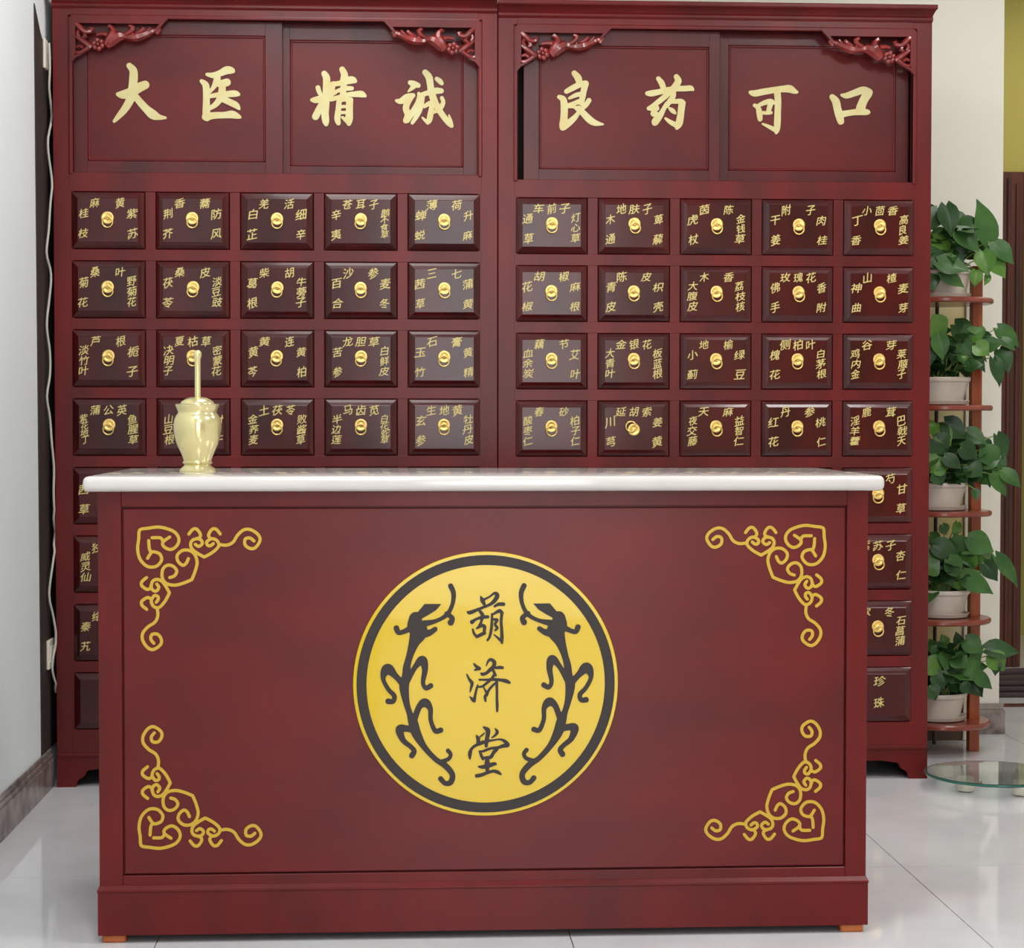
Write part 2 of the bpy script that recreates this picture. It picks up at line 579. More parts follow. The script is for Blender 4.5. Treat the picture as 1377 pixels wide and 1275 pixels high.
BIG['jing'] = ((405, 75), [
    [(360, 280, 45), (395, 350, 56), (395, 480, 56), (390, 620, 58), (385, 760, 56), (372, 900, 58), (382, 1010, 55), (390, 1070, 32)],
    [(262, 500, 38), (280, 560, 36), (310, 620, 30)],
    [(165, 690, 25), (230, 690, 50), (340, 660, 52), (450, 600, 50), (530, 570, 35)],
    [(330, 740, 50), (280, 840, 55), (225, 950, 55)],
    [(500, 440, 40), (470, 540, 50), (440, 650, 50)],
    [(640, 215, 45), (675, 300, 55), (660, 400, 55), (660, 500, 48), (650, 620, 48)],
    [(490, 445, 40), (600, 430, 40), (720, 390, 58), (800, 380, 55), (845, 400, 28)],
    [(540, 560, 26), (680, 515, 38), (790, 510, 32)],
    [(470, 680, 36), (600, 645, 34), (720, 610, 36), (850, 600, 45), (940, 600, 50), (1000, 630, 22)],
    [(590, 720, 42), (578, 850, 44), (565, 980, 48), (580, 1050, 36)],
    [(590, 695, 36), (680, 680, 36), (770, 690, 42)],
    [(755, 710, 55), (752, 850, 55), (748, 980, 58), (745, 1060, 35)],
    [(745, 1050, 38), (690, 1000, 30), (640, 960, 20)],
    [(610, 795, 26), (720, 790, 24)], [(610, 888, 26), (720, 884, 24)]])
BIG['cheng'] = ((520, 75), [
    [(365, 420, 35), (420, 440, 48), (490, 465, 38)], [(420, 480, 40), (380, 520, 28), (335, 560, 12)],
    [(150, 700, 22), (220, 710, 45), (320, 650, 55), (410, 620, 36)],
    [(390, 640, 38), (330, 720, 50), (300, 820, 50), (330, 920, 50), (300, 1010, 46)],
    [(320, 1005, 45), (390, 900, 45), (440, 810, 38), (480, 730, 34), (510, 640, 36), (500, 590, 26)],
    [(555, 640, 40), (530, 760, 50), (500, 870, 45), (450, 970, 35), (400, 1045, 28)],
    [(520, 620, 36), (640, 580, 40), (760, 550, 50), (850, 550, 40)],
    [(600, 260, 45), (660, 340, 55), (680, 460, 52), (700, 580, 55), (740, 700, 55), (800, 820, 48), (880, 940, 46), (960, 1040, 45), (1010, 1095, 32)],
    [(1010, 1090, 30), (1000, 1020, 24), (970, 930, 14)],
    [(780, 360, 32), (830, 400, 40), (860, 435, 28)],
    [(590, 790, 30), (680, 740, 38), (700, 800, 40), (685, 900, 46), (665, 1000, 45), (640, 1048, 28)],
    [(640, 1040, 30), (600, 1010, 24), (555, 965, 14)],
    [(860, 660, 30), (880, 730, 34), (830, 820, 42), (740, 880, 25)]])
BIG['liang'] = ((735, 80), [
    [(430, 215, 42), (490, 290, 55), (510, 370, 46)],
    [(310, 500, 38), (400, 450, 45), (500, 400, 45), (600, 370, 42)],
    [(605, 380, 52), (580, 480, 48), (560, 590, 46), (540, 680, 40)],
    [(195, 585, 32), (260, 630, 50), (275, 760, 56), (270, 900, 56), (260, 1020, 62), (250, 1065, 45)],
    [(355, 605, 22), (450, 560, 34), (530, 540, 36)],
    [(320, 720, 30), (420, 690, 34), (500, 660, 40)],
    [(330, 735, 26), (430, 742, 26), (500, 790, 38)],
    [(270, 1060, 45), (360, 980, 50), (440, 905, 42), (490, 840, 32)],
    [(660, 640, 38), (610, 710, 40), (550, 765, 34)],
    [(500, 760, 42), (580, 850, 50), (670, 940, 55), (740, 985, 48), (820, 1005, 30), (880, 1012, 14)]])
BIG['yao'] = ((855, 80), [
    [(175, 530, 32), (240, 530, 48), (350, 510, 45), (480, 480, 45), (620, 460, 42), (760, 455, 44), (850, 450, 42), (890, 475, 20)],
    [(350, 300, 35), (400, 370, 46), (430, 450, 42)],
    [(630, 270, 40), (660, 340, 52), (610, 420, 50), (540, 500, 45), (440, 590, 44), (340, 670, 40), (260, 730, 36), (200, 765, 32)],
    [(200, 765, 32), (290, 750, 55), (330, 765, 36)], [(300, 780, 42), (265, 850, 36), (330, 860, 40)],
    [(480, 690, 32), (430, 780, 36), (380, 870, 46), (310, 960, 58), (295, 990, 45)],
    [(580, 520, 45), (580, 580, 40), (530, 650, 42), (480, 720, 36)],
    [(530, 665, 26), (620, 655, 36), (700, 655, 40), (730, 680, 45)],
    [(718, 690, 55), (705, 800, 52), (692, 900, 54), (672, 1000, 55), (640, 1065, 32)],
    [(640, 1030, 42), (540, 980, 35), (460, 920, 18)],
    [(520, 760, 18), (570, 800, 36), (612, 838, 20)]])
BIG['ke'] = ((990, 90), [
    [(220, 400, 30), (290, 415, 50), (420, 390, 50), (600, 360, 48), (740, 345, 52), (830, 345, 60), (900, 380, 40), (945, 395, 22)],
    [(640, 420, 52), (650, 550, 50), (645, 700, 50), (640, 850, 52), (632, 970, 46), (620, 1030, 22)],
    [(605, 985, 36), (500, 930, 28), (410, 890, 16)],
    [(285, 600, 28), (340, 640, 38), (360, 730, 46), (370, 815, 38)],
    [(350, 600, 28), (440, 560, 38), (530, 540, 42), (580, 560, 30)],
    [(540, 560, 40), (515, 640, 38), (500, 700, 34)],
    [(390, 715, 26), (470, 720, 28), (540, 715, 26)]])
BIG['kou'] = ((1100, 90), [
    [(220, 470, 44), (275, 540, 60), (300, 650, 60), (330, 760, 62), (352, 850, 52)],
    [(365, 440, 20), (440, 450, 45), (560, 410, 52), (700, 365, 58), (790, 400, 60)],
    [(770, 420, 72), (705, 530, 66), (660, 650, 70), (650, 690, 55)],
    [(370, 740, 52), (480, 720, 46), (600, 705, 48), (740, 705, 48), (785, 710, 28)]])
BS = 11.59

# herb names written round each pull: [left column, top row, right column]
TXT = {
    'L': [
        ['桂枝|麻黄|紫苏', '荆芥|香薷|防风', '白芷|羌活|细辛', '辛夷|苍耳子|鹅不食草', '蝉蜕|薄荷|升麻'],
        ['菊花|桑叶|野菊花', '茯苓|桑皮|淡豆豉', '葛根|柴胡|牛蒡子', '百合|沙参|麦冬', '茜草|三七|蒲黄'],
        ['淡竹叶|芦根|栀子', '决明子|夏枯草|密蒙花', '黄芩|黄连|黄柏', '苦参|龙胆草|白鲜皮', '玉竹|石膏|黄精'],
        ['紫花地丁|蒲公英|鱼腥草', '山豆根| |射干', '金荞麦|土茯苓|败酱草', '半边莲|马齿苋|白花蛇草', '玄参|生地黄|牡丹皮'],
        ['茜草| | ', '', '', '', ''],
        ['威灵仙|独活| ', '', '', '', ''],
        ['秦艽|络石| ', '', '', '', ''],
    ],
    'R': [
        ['通草|车前子|灯心草', '木通|地肤子|萆薢', '虎杖|茵陈|金钱草', '干姜|附子|肉桂', '丁香|小茴香|高良姜'],
        ['花椒|胡椒|麻根', '青皮|陈皮|枳壳', '大腹皮|木香|荔枝核', '佛手|玫瑰花|香附', '神曲|山楂|麦芽'],
        ['血余炭|藕节|艾叶', '大青叶|金银花|板蓝根', '小蓟|地榆|绿豆', '槐花|侧柏叶|白茅根', '鸡内金|谷芽|莱菔子'],
        ['酸枣仁|春砂|柏子仁', '川芎|延胡索|姜黄', '夜交藤|天麻|益智仁', '红花|丹参|桃仁', '淫羊藿|鹿茸|巴戟天'],
        ['', '', '', '', ' |白芍|甘草'],
        ['', '', '', '', ' |紫苏子|杏仁'],
        ['', '', '', '', ' |款冬|石菖蒲'],
    ]}

GLYPH = {}


def glyph(ch):
    """one character as a soft brush-like outline, about one unit high, facing -y"""
    if ch in GLYPH:
        return GLYPH[ch]
    c = bpy.data.curves.new('glyph', 'FONT')
    c.body = ch
    c.resolution_u = 2
    o = bpy.data.objects.new('glyph', c)
    col.objects.link(o)
    bpy.context.view_layer.update()
    me = o.to_mesh()
    me.calc_loop_triangles()
    v = np.array([q.co[:2] for q in me.vertices])
    tri = [tuple(t.vertices) for t in me.loop_triangles]
    o.to_mesh_clear()
    bpy.data.objects.remove(o)
    bpy.data.curves.remove(c)
    lo, hi = v.min(0), v.max(0)
    sc = 1.0 / max(hi[0] - lo[0], hi[1] - lo[1])
    v = (v - (lo + hi) / 2) * sc
    v = np.stack([v[:, 0] + 0.10 * v[:, 1], v[:, 1] + 0.17 * v[:, 0]], 1)      # rising strokes of running script
    n = 64
    h = 1.5 / (n - 1)
    g = -0.75 + np.arange(n) * h
    A = np.zeros((n, n))
    for (a_, b_, c_) in tri:
        pa, pb, pc = v[a_], v[b_], v[c_]
        i0_, i1_ = int((min(pa[0], pb[0], pc[0]) + 0.75) / h), int((max(pa[0], pb[0], pc[0]) + 0.75) / h) + 2
        j0_, j1_ = int((min(pa[1], pb[1], pc[1]) + 0.75) / h), int((max(pa[1], pb[1], pc[1]) + 0.75) / h) + 2
        gx, gy = np.meshgrid(g[i0_:i1_], g[j0_:j1_])
        w0 = (pb[0] - pa[0]) * (gy - pa[1]) - (pb[1] - pa[1]) * (gx - pa[0])
        w1 = (pc[0] - pb[0]) * (gy - pb[1]) - (pc[1] - pb[1]) * (gx - pb[0])
        w2 = (pa[0] - pc[0]) * (gy - pc[1]) - (pa[1] - pc[1]) * (gx - pc[0])
        A[j0_:j1_, i0_:i1_] = np.maximum(A[j0_:j1_, i0_:i1_], ((w0 >= 0) & (w1 >= 0) & (w2 >= 0)) | ((w0 <= 0) & (w1 <= 0) & (w2 <= 0)))
    for _ in range(2):
        A = (np.roll(A, 1, 0) + np.roll(A, -1, 0) + 2 * A) / 4
        A = (np.roll(A, 1, 1) + np.roll(A, -1, 1) + 2 * A) / 4
    P, F, S = contour(0.34 - A, -0.75, -0.75, h)
    vv = [(p[0], 0, p[1]) for p in P]
    GLYPH[ch] = mk_mesh('character', vv, [tuple(q) for q in F], M['letter'])
    return GLYPH[ch]


def put_char(drawer, ch, x, Yf, z, s):
    o = link('character', glyph(ch), drawer, Vector((x, Yf - 0.0006, z)))
    o.rotation_euler = (0, random.uniform(-0.12, 0.10), 0)
    o.scale = (s * random.uniform(0.95, 1.12), 1, s * random.uniform(0.95, 1.08))


def lettering(drawer, spec, cx, cz, Yf):
    left, top, right = spec.split('|')
    xs = [-0.034, 0.034] if len(top) == 2 else [-0.036, 0.0, 0.036]
    for ch, x in zip(top, xs):
        if ch != ' ':
            put_char(drawer, ch, cx + x, Yf, cz + 0.0465, 0.0268)
    for colm, sx in ((left, -1), (right, 1)):
        k = len(colm)
        zs = {1: [0.0], 2: [0.018, -0.036], 3: [0.022, -0.006, -0.034], 4: [0.024, 0.004, -0.015, -0.035]}[k]
        s = {1: 0.027, 2: 0.0272, 3: 0.0255, 4: 0.0215}[k]
        for ch, z in zip(colm, zs):
            if ch != ' ':
                put_char(drawer, ch, cx + sx * (0.0655 + random.uniform(-.002, .002)), Yf, cz + z, s)


def raised_panel(w, h, bev, y_out, y_in, y_back):
    """drawer front about (0,0): field at y_in, chamfer down to y_out"""
    def ring(hw, hh, y):
        return [(-hw, y, -hh), (hw, y, -hh), (hw, y, hh), (-hw, y, hh)]
    rings = [ring(w / 2, h / 2, y_back), ring(w / 2, h / 2, y_out), ring(w / 2 - bev * 0.12, h / 2 - bev * 0.12, y_out - 0.0022),
             ring(w / 2 - bev * 0.5, h / 2 - bev * 0.5, (y_out + y_in) / 2 - 0.0012), ring(w / 2 - bev * 0.92, h / 2 - bev * 0.92, y_in + 0.0012),
             ring(w / 2 - bev, h / 2 - bev, y_in)]
    v, f = [], []
    for r in rings:
        v += r
    for i in range(len(rings) - 1):
        for k in range(4):
            k2 = (k + 1) % 4
            f.append((i * 4 + k, i * 4 + k2, (i + 1) * 4 + k2, (i + 1) * 4 + k))
    f.append((0, 3, 2, 1))
    b = (len(rings) - 1) * 4
    f.append((b, b + 1, b + 2, b + 3))
    return v, f


plate_mb = MB().lathe([(0.0165, 0.0), (0.0172, 0.001), (0.0160, 0.0028), (0.0130, 0.0034), (0.0105, 0.0024), (0.0070, 0.0020), (0.0062, 0.0030), (0.0058, 0.0066), (0.0030, 0.0082), (0.0004, 0.0084)], (0, 0, 0), 20, 'y')
ring_pts = []
for k in range(25):
    a = 2 * math.pi * k / 24
    ring_pts.append((Vector((0.0140 * math.sin(a), -0.0085 - 0.0010 * math.cos(a), -0.0125 + 0.0140 * math.cos(a))), 0.0021))
ring_mb = MB().tube(ring_pts, 6)
plate_me = mk_mesh('pull_plate', plate_mb.v, plate_mb.f, M['brass'], True)
smooth_angle(plate_me)
ring_me = mk_mesh('pull_ring', ring_mb.v, ring_mb.f, M['brass'], True)
DRAWER_ME = {}

# carved corner bracket in units of the traced drawing (x right, y down from the corner)
CARVE = [
    [(60, 60, 18), (110, 110, 26), (170, 160, 22), (230, 150, 22), (250, 125, 18), (215, 115, 12)],
    [(70, 210, 16), (120, 250, 24), (190, 300, 26), (235, 335, 24)],
    [(150, 170, 16), (175, 210, 22), (140, 230, 14)],
    [(100, 130, 14), (85, 180, 18), (110, 220, 16)],
    [(60, 390, 18), (110, 395, 18), (165, 365, 18), (205, 335, 22)],
    [(70, 330, 14), (110, 315, 18), (150, 345, 16)],
    [(405, 300, 26), (450, 290, 36), (505, 235, 46), (560, 205, 44), (620, 215, 22)],
    [(405, 300, 30), (440, 230, 34), (480, 170, 36), (470, 120, 24), (440, 90, 20), (420, 105, 14)],
    [(300, 190, 16), (360, 180, 20), (420, 190, 24)],
    [(600, 215, 20), (690, 222, 34), (770, 208, 40), (850, 175, 32), (920, 140, 24), (990, 125, 24), (965, 175, 14)],
    [(620, 180, 20), (680, 150, 22), (700, 105, 22), (660, 85, 14)],
    [(740, 170, 18), (800, 140, 20), (830, 105, 14)],
    [(830, 160, 14), (880, 130, 16), (900, 100, 10)],
]
US = 0.000240     # metres per drawing unit


def carving(parent, x0, z0, sgn, Y):
    mb = MB()

    def pt(x, y, dy=0.0):
        return Vector((x0 + sgn * x * US, Y + dy, z0 - y * US))
    for st in CARVE:
        q = catmull(st, 22)
        mb.tube([(pt(a, b, -0.004 * math.sin(i * 0.35)), r * US * 1.3) for i, (a, b, r) in enumerate(q)], 7)
    fc = (310, 300)      # flower
    for k in range(6):
        a = k * math.pi / 3 + 0.3
        c = pt(fc[0] + 48 * math.cos(a), fc[1] + 48 * math.sin(a), -0.003)
        mb.blob(c, 32 * US, 0.006, 32 * US, 8, 5)
    mb.blob(pt(fc[0], fc[1], -0.007), 22 * US, 0.006, 22 * US, 8, 5)
    for c, r in (((430, 315), 30), ((540, 240), 36), ((700, 190), 26)):
        mb.blob(pt(c[0], c[1], -0.004), r * US, 0.007, r * US, 8, 5)
    o = mb.build('corner_carving', M['carve'], parent, True)
    # border strips that close the bracket towards the frame
    b = MB()
    top = [(0, -10), (1110, -10), (1075, 25), (1030, 75), (985, 130), (960, 120), (1000, 62), (60, 62), (60, 62)]
    side = [(0, -10), (62, 62), (62, 380), (52, 420), (120, 395), (150, 360), (172, 372), (120, 420), (60, 450), (0, 520)]
    for poly in (top, side):
        pp = [pt(x, y) for x, y in poly]
        b.prism([(p.x, p.z) for p in pp], Y - 0.006, Y + 0.008)
    b.build('carving_border', M['stile'], o)
    return o


def cabinet(side, x0, rowtop, pitch, H, label):
    dz = H - 2.155
    root = thing('medicine_cabinet', (x0 + CW / 2, YC + DEPTH / 2, 0), label, 'cabinet', 'medicine cabinets along the back wall')
    x1 = x0 + CW
    # carcass
    MB().box(x0, x0 + 0.018, YC + 0.012, YC + DEPTH, 0.0, H - 0.045, 0.001).build('side_panel', M['lacquer'], root)
    MB().box(x1 - 0.018, x1, YC + 0.012, YC + DEPTH, 0.0, H - 0.045, 0.001).build('side_panel', M['lacquer'], root)
    MB().box(x0 + 0.018, x1 - 0.018, YC + DEPTH - 0.01, YC + DEPTH, 0.06, H - 0.045).build('back_panel', M['void'], root)
    MB().box(x0 + 0.02, x1 - 0.02, YC + 0.075, YC + 0.085, 1.64 + dz, H - 0.05).build('inner_panel', M['void'], root)
    MB().box(x0 + 0.02, x1 - 0.02, YC + 0.03, YC + 0.04, 0.08, 1.64 + dz).build('inner_panel', M['void'], root)
    # crown: slab, cove and fillets
    cr = MB()
    prof = [(0.0, H - 0.046), (0.004, H - 0.040), (0.004, H - 0.034), (0.002, H - 0.030), (0.006, H - 0.024), (0.012, H - 0.018), (0.017, H - 0.014), (0.020, H - 0.0135),
            (0.022, H - 0.010), (0.022, H - 0.002), (0.020, H), (-DEPTH, H), (-DEPTH, H - 0.046)]
    n = len(prof)
    vv = []
    for (o_, z) in prof:
        e = max(o_, 0) * 0.45
        xl = x0 - (e if side == 'L' else 0.0)
        xr = x1 + (e if side == 'R' else -0.0005)
        vv.append((xl, YC - o_, z))
        vv.append((xr, YC - o_, z))
    ff = [(2 * k, 2 * ((k + 1) % n), 2 * ((k + 1) % n) + 1, 2 * k + 1) for k in range(n)]
    ff += [tuple(2 * k for k in range(n)), tuple(2 * k + 1 for k in reversed(range(n)))]
    cr.add(vv, ff)
    cr.build('crown', M['lacquer'], root)
    # face frame: outer stiles, mullions, rails
    zt, zb = 2.081 + dz, 1.667 + dz           # door opening
    ox0, ox1 = x0 + 0.054, x1 - 0.0535
    MB().box(x0, ox0, YC, YC + 0.022, 0.09, H - 0.046, 0.0012).build('stile', M['stile'], root)
    MB().box(ox1, x1, YC, YC + 0.022, 0.09, H - 0.046, 0.0012).build('stile', M['stile'], root)
    MB().box(ox0, ox1, YC + 0.0006, YC + 0.022, zt, H - 0.046).build('rail', M['stile'], root)
    # ogee bead round the door opening
    for (a, b, c, d) in ((ox0 - 0.012, ox0, zb - 0.006, zt + 0.012), (ox1, ox1 + 0.012, zb - 0.006, zt + 0.012),
                         (ox0 - 0.012, ox1 + 0.012, zt, zt + 0.012)):
        MB().box(a, b, YC - 0.004, YC + 0.016, c, d, 0.0035, 2).build('bead', M['stile'], root)
    cols = [x0 + LST + PITCHX * i for i in range(5)]
    rows = [rowtop - pitch * j for j in range(8)]
    h = pitch - 0.031
    # rails between rows
    edges = [(rows[0], zb)] + [(rows[j + 1], rows[j] - h) for j in range(7)] + [(0.088, rows[7] - h)]
    for (a, b) in edges:
        MB().box(ox0 - 0.01, ox1 + 0.01, YC - 0.0006, YC + 0.02, a, b, 0.001).build('rail', M['stile'], root)
    for i in range(4):
        MB().box(cols[i] + DW, cols[i + 1], YC + 0.0004, YC + 0.02, rows[6] - h, rows[0], 0.001).build('stile', M['stile'], root)
    wide = (cols[4] + DW - cols[0] - 2 * 0.0285) / 3
    wcols = [cols[0] + (wide + 0.0285) * i for i in range(3)]
    for i in range(2):
        MB().box(wcols[i] + wide, wcols[i + 1], YC + 0.0004, YC + 0.02, rows[7] - h, rows[7], 0.001).build('stile', M['stile'], root)
    # plinth board with bracket feet
    MB().box(x0, x1, YC - 0.005, YC + 0.02, 0.082, 0.094, 0.003, 2).build('plinth_moulding', M['lacquer'], root)
    ap = [(x0, 0.0), (x0 + 0.052, 0.0), (x0 + 0.056, 0.018), (x0 + 0.075, 0.03), (x0 + 0.082, 0.045), (x0 + 0.13, 0.052)]
    ap += [(x1 - (p[0] - x0), p[1]) for p in reversed(ap)] + [(x1, 0.083), (x0, 0.083)]
    MB().prism(ap, YC - 0.001, YC + 0.02).build('apron', M['lacquer'], root)
    # drawers
    for j in range(8):
        spots = [(c, DW) for c in cols] if j < 7 else [(c, wide) for c in wcols]
        for i, (c, w) in enumerate(spots):
            key = (round(w, 4), round(h, 4))
            if key not in DRAWER_ME:
                v_, f_ = raised_panel(w - 0.003, h - 0.003, 0.0180, 0.0, -0.010, 0.028)
                DRAWER_ME[key] = mk_mesh('drawer', v_, f_, M['drawer'])
            cx, cz = c + w / 2, rows[j] - h / 2
            d = link('drawer', DRAWER_ME[key], root, Vector((cx, YC, cz)))
            Yf = YC - 0.010
            flip = (side == 'R' and j == 3 and i == 1)
            dx = random.uniform(-0.0012, 0.0012)
            pz = cz + 0.006 if not flip else cz - 0.003
            link('pull_plate', plate_me, d, Vector((cx + dx, Yf, pz)))
            rg = link('pull_ring', ring_me, d, Vector((cx + dx, Yf, pz)))
            rg.rotation_euler = (0, math.radians(135) if flip else random.uniform(-0.12, 0.12), 0)
            if j < 7:
                spec = TXT[side][j][i]
                if spec:
                    lettering(d, spec, cx, cz, Yf)
            elif side == 'R' and i == 2:
                for ch, (px, py) in zip('珍珠', ((1183, 916), (1182, 945))):
                    p = W(px, py, Yf)
                    put_char(d, ch, p.x, Yf, p.z, 0.03)
    # sliding doors: (field px rect, plane, outer x range)
    if side == 'L':
        doors = [((117, 47, 357, 217), YC + 0.020, (ox0 - 0.004, W(380, 130, YC + 0.02).x), ('da', 'yi')),
                 ((390, 55, 623, 224), YC + 0.044, (W(366, 130, YC + 0.044).x, ox1 + 0.004), ('jing', 'cheng'))]
    else:
        doors = [((725, 62, 953, 228), YC + 0.020, (W(704, 130, YC + 0.02).x, W(968, 130, YC + 0.02).x), ('liang', 'yao')),
                 ((980, 62, 1204, 230), YC + 0.044, (W(955, 130, YC + 0.044).x, W(1222, 130, YC + 0.044).x), ('ke', 'kou'))]
    for (a, b, c, d_), Yd, (dx0, dx1), chars in doors:
        p0, p1 = W(a, b, Yd), W(c, d_, Yd)
        fx0, fx1, fz1, fz0 = p0.x, p1.x, p0.z, p1.z
        q0, q1 = W(a, d_, Yd), W(c, b, Yd)
        fz0, fz1 = (p1.z + q0.z) / 2, (p0.z + q1.z) / 2
        fr = MB()
        z0_, z1_ = zb - 0.004, zt + 0.004
        fr.box(dx0, fx0, Yd, Yd + 0.018, z0_, z1_, 0.001).box(fx1, dx1, Yd, Yd + 0.018, z0_, z1_, 0.001)
        fr.box(fx0 - 0.001, fx1 + 0.001, Yd + 0.0003, Yd + 0.018, z0_, fz0, 0.001).box(fx0 - 0.001, fx1 + 0.001, Yd + 0.0003, Yd + 0.018, fz1, z1_, 0.001)
        door = fr.build('sliding_door', M['door_frame'], root)
        MB().box(fx0 - 0.004, fx1 + 0.004, Yd + 0.006, Yd + 0.014, fz0 - 0.004, fz1 + 0.004).build('door_panel', M['panel'], door)
        bd = MB()
        for (ax, bx, az, bz) in ((fx0, fx0 + 0.006, fz0, fz1), (fx1 - 0.006, fx1, fz0, fz1), (fx0, fx1, fz0, fz0 + 0.006), (fx0, fx1, fz1 - 0.006, fz1)):
            bd.box(ax, bx, Yd + 0.0015, Yd + 0.008, az, bz, 0.002)
        bd.build('panel_bead', M['stile'], door)
        for chn in chars:
            org, st = BIG[chn]
            ink('gold_character', st, org, BS, Yd + 0.006, 0.0025, M['big_letter'], door)
    # carved corner brackets
    carving(root, ox0 - 0.006, zt + 0.002, 1, YC - 0.001)
    carving(root, ox1 + 0.006, zt + 0.002, -1, YC - 0.001)
    return root


cabinet('L', -1.108, 1.626, 0.1873, 2.166, 'red lacquered medicine cabinet of small drawers standing against the left wall')
cabinet('R', 0.1005, 1.618, 0.1861, 2.155, 'red lacquered medicine cabinet of small drawers beside the plant stand')

# ------------------------------------------------------------------ counter
ct = thing('reception_counter', (0, 0.28, 0), 'dark red wooden reception counter with round yellow emblem and gold scroll corners', 'counter')
X0, X1 = -0.7455, 0.7465
ZT = 0.8705
MB().box(X0 + 0.004, X1 - 0.004, 0.012, 0.55, 0.105, ZT).build('body', M['lacquer'], ct)
pz0, pz1 = W(650, 1172, 0).z, W(650, 681, 0).z
px0, px1 = W(164, 900, 0).x, W(1138, 900, 0).x
MB().box(X0, px0, 0.0, 0.014, 0.105, ZT, 0.001).build('stile', M['lacquer'], ct)
MB().box(px1, X1, 0.0, 0.014, 0.105, ZT, 0.001).build('stile', M['lacquer'], ct)
MB().box(px0, px1, 0.0002, 0.014, pz1, ZT, 0.001).build('rail', M['lacquer'], ct)
MB().box(px0, px1, 0.0002, 0.014, 0.105, pz0, 0.001).build('rail', M['lacquer'], ct)
PY = 0.002
MB().box(px0 + 0.003, px1 - 0.003, PY, 0.013, pz0 + 0.003, pz1 - 0.003, 0.0015).build('front_panel', M['panel'], ct)
plp = [(-0.001, 0.111), (-0.009, 0.104), (-0.009, 0.1), (-0.007, 0.0985), (-0.007, 0.016), (0.55, 0.016), (0.55, 0.111)]
vv, n = [], len(plp)
for (y, z) in plp:
    e = -min(y, 0)
    vv += [(X0 - e * 0.4, y, z), (X1 + e * 0.4, y, z)]
ff = [(2 * k, 2 * ((k + 1) % n), 2 * ((k + 1) % n) + 1, 2 * k + 1) for k in range(n)] + [tuple(2 * k for k in range(n)), tuple(2 * k + 1 for k in reversed(range(n)))]
MB().add(vv, ff).build('plinth', M['lacquer'], ct)
for fx in (X0 + 0.004, X1 - 0.049):
    for fy in (0.0, 0.49):
        MB().box(fx, fx + 0.045, fy, fy + 0.05, 0.0, 0.0165, 0.003).build('foot', M['foot'], ct)

# gold scrolls in the four corners, drawn once and mirrored
SC = [
    [(370, 205), (320, 240), (310, 270), (340, 300), (385, 310), (430, 280), (450, 230), (430, 180), (380, 145), (280, 120), (180, 130), (125, 138), (108, 160), (105, 220), (95, 300), (110, 380), (150, 435), (200, 460), (260, 450), (300, 400), (285, 350), (235, 330), (210, 340), (180, 385)],
    [(220, 210), (290, 212), (312, 240)], [(190, 235), (195, 300), (210, 335)],
    [(530, 390), (510, 430), (480, 445), (440, 410), (435, 360), (480, 320), (540, 320), (585, 355), (605, 420), (590, 490), (562, 560), (550, 572), (480, 600), (410, 615), (340, 600), (305, 550), (310, 480), (350, 445), (400, 455), (430, 495), (410, 535), (370, 550)],
]
ARM = [
    [(535, 180), (570, 140), (605, 140), (635, 185), (620, 215), (570, 230), (550, 265), (565, 310), (610, 345), (660, 373)],
    [(660, 373), (672, 373), (740, 335), (790, 285), (780, 240), (735, 220), (690, 245), (695, 275), (720, 280), (745, 262)],
    [(605, 217), (640, 232), (650, 262), (620, 285), (590, 268)],
    [(805, 180), (770, 140), (735, 140), (705, 185), (715, 215)],
    [(795, 270), (860, 275), (915, 250), (955, 190), (1010, 145), (1070, 145), (1130, 185), (1148, 235), (1110, 295), (1065, 305), (1020, 275), (1020, 225), (1060, 215), (1095, 240)],
]
SC += ARM + [[(y - 10, x + 15) for (x, y) in st] for st in ARM]
strokes = [[(x, y, 13.5) for (x, y) in st] for st in SC]
p00 = W(170, 690, PY)
p11 = W(370, 890, PY)
ux, uz = (p11.x - p00.x) / 1275.0, (p11.z - p00.z) / 1275.0
cxm = (W(652, 900, PY)).x
czm = 0.5 * (W(188, 708, PY).z + W(190, 1142, PY).z)
for sx in (1, -1):
    for sz in (1, -1):
        def xf(x, y, sx=sx, sz=sz):
            X = p00.x + ux * x
            Z = p00.z + uz * y
            return (X if sx == 1 else 2 * cxm - X, Z if sz == 1 else 2 * czm - Z)
        ink('corner_scroll', strokes, (0, 0), 6.375, PY, 0.0012, M['gold_line'], ct, xf=xf)

# round emblem
EC = W(653.5, 919.5, PY)
ES = 3.355
RO = 0.2572


def disc(r, y0, y1, nseg=96, bev=0.0):
    prof = [(r, -y1), (r, -y0 - bev), (r - bev, -y0), (0.0005, -y0)]
    return MB().lathe([(a, h_) for a, h_ in prof], (EC.x, 0, EC.z), nseg, 'y')


